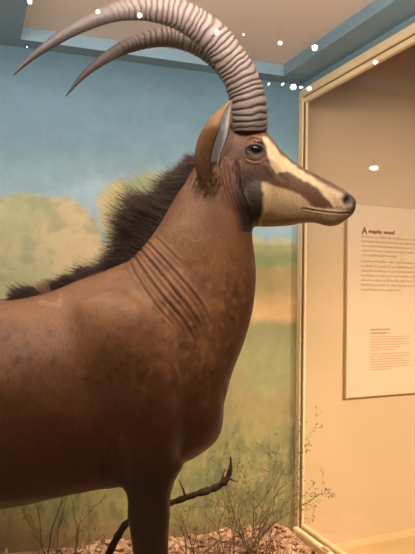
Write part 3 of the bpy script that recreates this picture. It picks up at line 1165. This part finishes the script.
def horn(rows, dfun, tip_from, label, seed):
    R = spline([(x, y, w_) for x, y, w_ in rows], 40)
    m = len(R)
    pts, rad = [], []
    for i, (x, y, w_) in enumerate(R):
        u = i / (m - 1)
        d = dfun(u)
        pts.append(S(x, y, d)); rad.append(max(.0008, w_ / 2 / F * (D0 - d)))
    L_ = [0]
    for i in range(1, m): L_.append(L_[-1] + (pts[i] - pts[i - 1]).length)
    tot = L_[-1]
    # resample evenly
    M2 = 900
    ss = np.linspace(0, tot, M2)
    PX = np.array([np.interp(ss, L_, [p[k] for p in pts]) for k in range(3)]).T
    RR = np.interp(ss, L_, rad)
    n = 56
    Vn, ridge = [], []
    for i in range(M2):
        a, b = PX[max(i - 4, 0)], PX[min(i + 4, M2 - 1)]
        d = Vector(b - a).normalized()
        latv = Vector((0, -1, 0)); latv = (latv - d * latv.dot(d)).normalized()
        fr = d.cross(latv)
        u = ss[i] / tot
        for k in range(n):
            ph = 2 * math.pi * k / n
            # ring phase, skewed round the horn
            s_ = ss[i] + .007 * math.cos(ph + .6) + .006 * noise.noise(Vector((math.cos(ph) * 1.5, math.sin(ph) * 1.5, ss[i] * 25 + seed)))
            sp = .0185 + .003 * noise.noise(Vector((ss[i] * 3, 0, seed)))
            q = s_ / .0168 + 1.1 * noise.noise(Vector((s_ * 16, seed, 0)))
            fq = q % 1.0
            rg = math.sin(math.pi * min(1, fq * 1.15)) ** .55 if fq * 1.15 < 1 else 0
            amp = max(0, min(1, (tip_from - u) / .18)) * min(1, ss[i] / .02 + .2)
            fine = .016 * noise.noise(Vector((math.cos(ph) * 2.5, math.sin(ph) * 2.5, ss[i] * 260))) + .012 * noise.noise(Vector((math.cos(ph) * 8, math.sin(ph) * 8, ss[i] * 60)))
            r_ = RR[i] * (1 + amp * (.075 * rg - .045) + fine)
            p = Vector(PX[i]) + (latv * math.cos(ph) * .92 + fr * math.sin(ph)) * r_
            Vn.append(p)
            ridge.append(min(1, max(0, (rg * .8 + .1) * amp + (1 - amp) * .45 - .35 * max(0, (u - .8) / .2))))
    Fc = [(i * n + k, i * n + (k + 1) % n, (i + 1) * n + (k + 1) % n, (i + 1) * n + k) for i in range(M2 - 1) for k in range(n)]
    Fc.append(tuple(range(n))[::-1]); Fc.append(tuple((M2 - 1) * n + k for k in range(n)))
    o = from_py('horn', Vn, Fc, M_HORN, ant, True)
    at = o.data.attributes.new('ridge', 'FLOAT', 'POINT')
    at.data.foreach_set('value', ridge)
    at = o.data.attributes.new('tip', 'FLOAT', 'POINT')
    at.data.foreach_set('value', [max(0, min(1, (i / M2 - .62) / .3)) * .9 for i in range(M2) for _ in range(n)])
    o['label'] = label
    return o


near = [(249.5, 131, 35), (249.5, 122, 36), (249, 108, 36.5), (245.5, 91, 35.5), (239, 74, 34.5), (229, 58, 33.5), (216.5, 41, 32.5), (201, 27.5, 31), (184, 17, 29.5), (165, 10.5, 27.5), (146, 8.2, 24.5),
        (126, 10, 20.5), (108, 14.5, 17), (88, 22.5, 14.5), (68, 32.5, 12), (50, 44, 9.5), (34, 55.5, 7), (23, 65, 4.6), (13, 75.5, 1.2)]
far = [(250, 130, 33), (249, 115, 33), (246, 97, 32), (238, 78, 30), (228, 65, 28), (216, 54, 26), (203, 46, 24), (187, 40, 22), (170, 37, 20), (153, 38.5, 18), (137, 42.5, 16), (121, 49, 13.5),
       (104, 59, 10.5), (90, 69.5, 7.8), (78, 81, 5), (66, 96, 1.2)]
horn(near, lambda u: .045 + .10 * u, .70, 'nearer ridged horn sweeping back out of the top of the picture', 3)
horn(far, lambda u: -.025 - .10 * u, .80, 'farther ridged horn partly behind the nearer one', 11)

# ---- mane
t = NT('mane hair', .55, .3)
f = t.noise(t.coord(), 25, 3)
t.base(t.ramp(f, [(.3, s2l((46, 35, 30))), (.7, s2l((88, 66, 54)))]))
M_MANE = t.m
random.seed(5)
crest = [(198, 160, -14, -12, 14), (193, 166, -17, -6, 18), (184, 180, -24, -9, 24), (172, 199, -32, -14, 33), (162, 215, -38, -22, 44), (152, 230, -40, -26, 49), (143, 243, -34, -18, 40), (134, 255, -38, -6, 33),
         (124, 264, -38, 0, 26), (110, 268.5, -36, 2, 25), (96, 273, -34, 0, 24), (82, 278, -30, -2, 22), (66, 285, -26, -2, 20), (52, 291, -24, -8, 20), (38, 294.5, -26, -10, 24), (25, 297, -20, -10, 20), (12, 299, -14, -2, 8), (-2, 300, -10, 0, 4)]
CR = spline(crest, 20)
V, Fc = [], []
for k in range(15000):
    r = CR[int(random.random() ** .95 * (len(CR) - 1))]
    if r[0] < 70 and random.random() < .5 + .9 * noise.noise(Vector((r[0] * .12, 3, 0))): continue
    jx, jy = random.gauss(0, 2.0), random.gauss(0, 1.2)
    dlt = random.gauss(0, .012)
    cl = noise.noise(Vector((r[0] * .09, dlt * 40, 0)))       # clumps
    cl2 = noise.noise(Vector((r[0] * .22, dlt * 60, 7)))
    p0 = S(r[0] + jx + 2, r[1] + jy + 3, dlt)
    L_ = r[4] * .003 * random.uniform(.45, 1.05) * (1 + .45 * cl)
    d = S(100 + r[2], 300 + r[3]) - S(100, 300)
    d.normalize()
    d = (d + Vector((.35 * cl2 + random.gauss(0, .09), random.gauss(0, .22) - dlt * 4, .35 * cl + random.gauss(0, .12)))).normalized()
    b = Vector((-.12, random.gauss(0, .15), random.gauss(-.1, .18)))
    pts = []
    for i in range(5):
        t_ = i / 4
        pts.append(p0 + d * L_ * t_ + b * L_ * t_ * t_ * .8)
    w_ = random.uniform(.0005, .0010)
    tube(V, Fc, pts, [w_, w_, w_ * .9, w_ * .6, w_ * .12], 3, False)
o = from_py('mane', V, Fc, M_MANE, ant)
o['label'] = 'stiff blackish mane along the neck and withers'
# worn pinkish tuft at the withers
V, Fc = [], []
M_TUFT = plain('worn hair', (176, 132, 112), .8, .15, 30, 0)
for k in range(260):
    p0 = S(46 + random.gauss(0, 3.0), 293 + random.gauss(0, 2), random.gauss(.012, .008))
    d = Vector((random.gauss(-.35, .35), random.gauss(-.1, .25), 1)).normalized()
    L_ = random.uniform(.012, .036)
    tube(V, Fc, [p0, p0 + d * L_ * .5, p0 + d * L_ + Vector((-.004, 0, -.002))], [.0013, .0011, .0003], 3, False)
o = from_py('worn_tuft', V, Fc, M_TUFT, ant)
o['label'] = 'pinkish worn tuft of hair'
# short fringe round the ear roots
V, Fc = [], []
for sg in (1, -1):
    for k in range(450):
        px, py = random.gauss(208, 6.5), random.gauss(181, 6)
        q, nn = hit(px, py, sg)
        d = Vector((random.gauss(-.25, .3), -sg * random.uniform(.1, .4), random.gauss(-.5, .35))).normalized()
        L_ = random.uniform(.012, .03)
        tube(V, Fc, [q, q + d * L_ * .5, q + d * L_ + Vector((0, 0, -.003))], [.0009, .0008, .0002], 3, False)
o = from_py('ear_fringe', V, Fc, plain('brown fringe hair', (100, 70, 46), .7, .3, 30, 0), ant)
# tail tuft
V, Fc = [], []
for k in range(900):
    p0 = S(-240 + random.gauss(0, 2), random.uniform(455, 512), random.gauss(0, .008))
    d = Vector((random.gauss(0, .12), random.gauss(0, .12), -1)).normalized()
    L_ = random.uniform(.08, .2)
    tube(V, Fc, [p0, p0 + d * L_ * .5, p0 + d * L_], [.0013, .0012, .0003], 3, False)
from_py('tail_tuft', V, Fc, M_MANE, ant)

# ------------------------------------------------------------------ lights
def area(name, loc, target, sx, sy, power, color, spread=180):
    l = bpy.data.lights.new(name, 'AREA')
    l.shape = 'RECTANGLE'; l.size = sx; l.size_y = sy
    l.energy = power; l.color = color
    l.spread = math.radians(spread)
    o = bpy.data.objects.new(name, l)
    C.objects.link(o)
    o.location = loc
    d = Vector(target) - Vector(loc)
    o.rotation_euler = d.to_track_quat('-Z', 'Y').to_euler()
    return o


def spot(name, loc, target, power, color, size=60, blend=.6, rad=.04):
    l = bpy.data.lights.new(name, 'SPOT')
    l.energy = power; l.color = color
    l.spot_size = math.radians(size); l.spot_blend = blend; l.shadow_soft_size = rad
    o = bpy.data.objects.new(name, l)
    C.objects.link(o)
    o.location = loc
    d = Vector(target) - Vector(loc)
    o.rotation_euler = d.to_track_quat('-Z', 'Y').to_euler()
    return o


WARM = (1.0, .80, .58)
WARM2 = (1.0, .86, .70)
area('case_strip_light', (.1, GY + .25, 2.44), (.3, 2.3, 1.6), 2.6, .12, 6.5, WARM2)
area('case_top_light', (-.1, 1.55, 2.47), (-.1, 1.75, 0), 2.4, .2, 16, WARM2)
# unseen strip added to brighten the painted wall, and one lamp on its right lower corner
area('mural_fill_light', (-.4, 2.62, 2.47), (-.4, 3.25, 1.0), 4.0, .1, 6.5, (1, .88, .76), 150)
spot('corner_lamp', (1.5, 1.75, 2.42), (1.30, 3.27, .05), 300, (1, .84, .66), 46, 1.0)
area('ceiling_fill_light', (.3, 1.0, 2.2), (.42, 1.75, 2.56), 2.4, .06, 36, (1, .88, .83), 120)  # unseen strip added to brighten the ceiling panel
spot('head_fill', (.25, .95, 2.44), (.82, 1.8, 1.62), 34, (1, .86, .72), 62, 1.0, .05)  # unseen spot added to lift the dark head and neck
spot('back_fill', (-.75, 1.2, 2.44), (-.25, 2.0, 1.4), 32, (1, .84, .66), 60, 1.0, .05)  # unseen spot added for highlights on shoulder and back
spot('gallery_wash_light', (4.3, -.6, 3.1), (2.4, 4.0, .0), 860, (1, .82, .63), 56, 1.0, .1)
spot('gallery_wash_light', (3.0, .2, 3.1), (2.1, 3.8, -.9), 520, (1, .82, .63), 48, 1.0, .1)
spot('gallery_fill_light', (-1.5, -5, .6), (1.5, -4, 3.2), 90, WARM2, 150, .8, .02)  # added out of view, brightens the gallery ceiling for a veil on the glass

# track spotlights of the gallery behind the visitor (seen mirrored in the front glass)
t = NT('lamp glow', .5)
t.b.inputs['Emission Color'].default_value = (1, .86, .74, 1)
t.b.inputs['Emission Strength'].default_value = 32
t.base((1, .9, .8, 1))
M_BULB = t.m
LZ = 3.08


def track_lamp(px, py, size_px, stretch=1.0):
    r = RC @ ray(px, py)
    k = (LZ - CAMZ) / r.z
    q = Vector((0, 0, CAMZ)) + r * k
    p = Vector((q.x, 2 * GY - q.y, LZ))
    rad = size_px / 2 / F * k
    e = empty('track_spotlight', p)
    tag(e, 'small round gallery spotlight mirrored as a bright dot in the front glass', 'spotlight', 'gallery spotlights mirrored in the front glass')
    aim = (Vector((0, GY, 1.7)) - p).normalized()
    q_ = aim.to_track_quat('Z', 'Y').to_matrix()
    V, Fc = [], []
    R_ = max(rad * 1.1, .02)
    tube(V, Fc, [q_ @ Vector((0, 0, z)) for z in (-.14, -.13, -.02, 0)], [R_ * .5, R_, R_, R_ * 1.05], 20)
    from_py('housing', V, Fc, M_BLACK, e, False)
    V = [q_ @ Vector((rad * stretch * math.cos(a * math.pi / 12), rad * math.sin(a * math.pi / 12), .003)) for a in range(24)]
    from_py('bulb', V, [tuple(range(24))], M_BULB, e)
    o = box('mount', (-.02, -.02, .05), (.02, .02, GC - LZ), M_BLACK, e)


for a in ((293.7, 86.5, 6), (283, 84, 3), (301.3, 87.3, 3), (309.5, 88.5, 4.5), (315, 47.5, 6), (280.5, 43, 4), (244, 34.5, 2.5), (217, 32, 4.5), (140, 15, 5), (98, 11.5, 4.5),
          (27, 47, 2), (30, 1.5, 5), (269, 84, 2.5), (375.5, 62, 4.5), (374.5, 168, 4.5, 2.0)):
    track_lamp(*a)

w = bpy.data.worlds.new('world')
SC.world = w
w.use_nodes = True
w.node_tree.nodes['Background'].inputs[0].default_value = (.9, .75, .6, 1)
w.node_tree.nodes['Background'].inputs[1].default_value = .05
SC.cycles.use_denoising = True
SC.cycles.max_bounces = 8
SC.cycles.transparent_max_bounces = 16
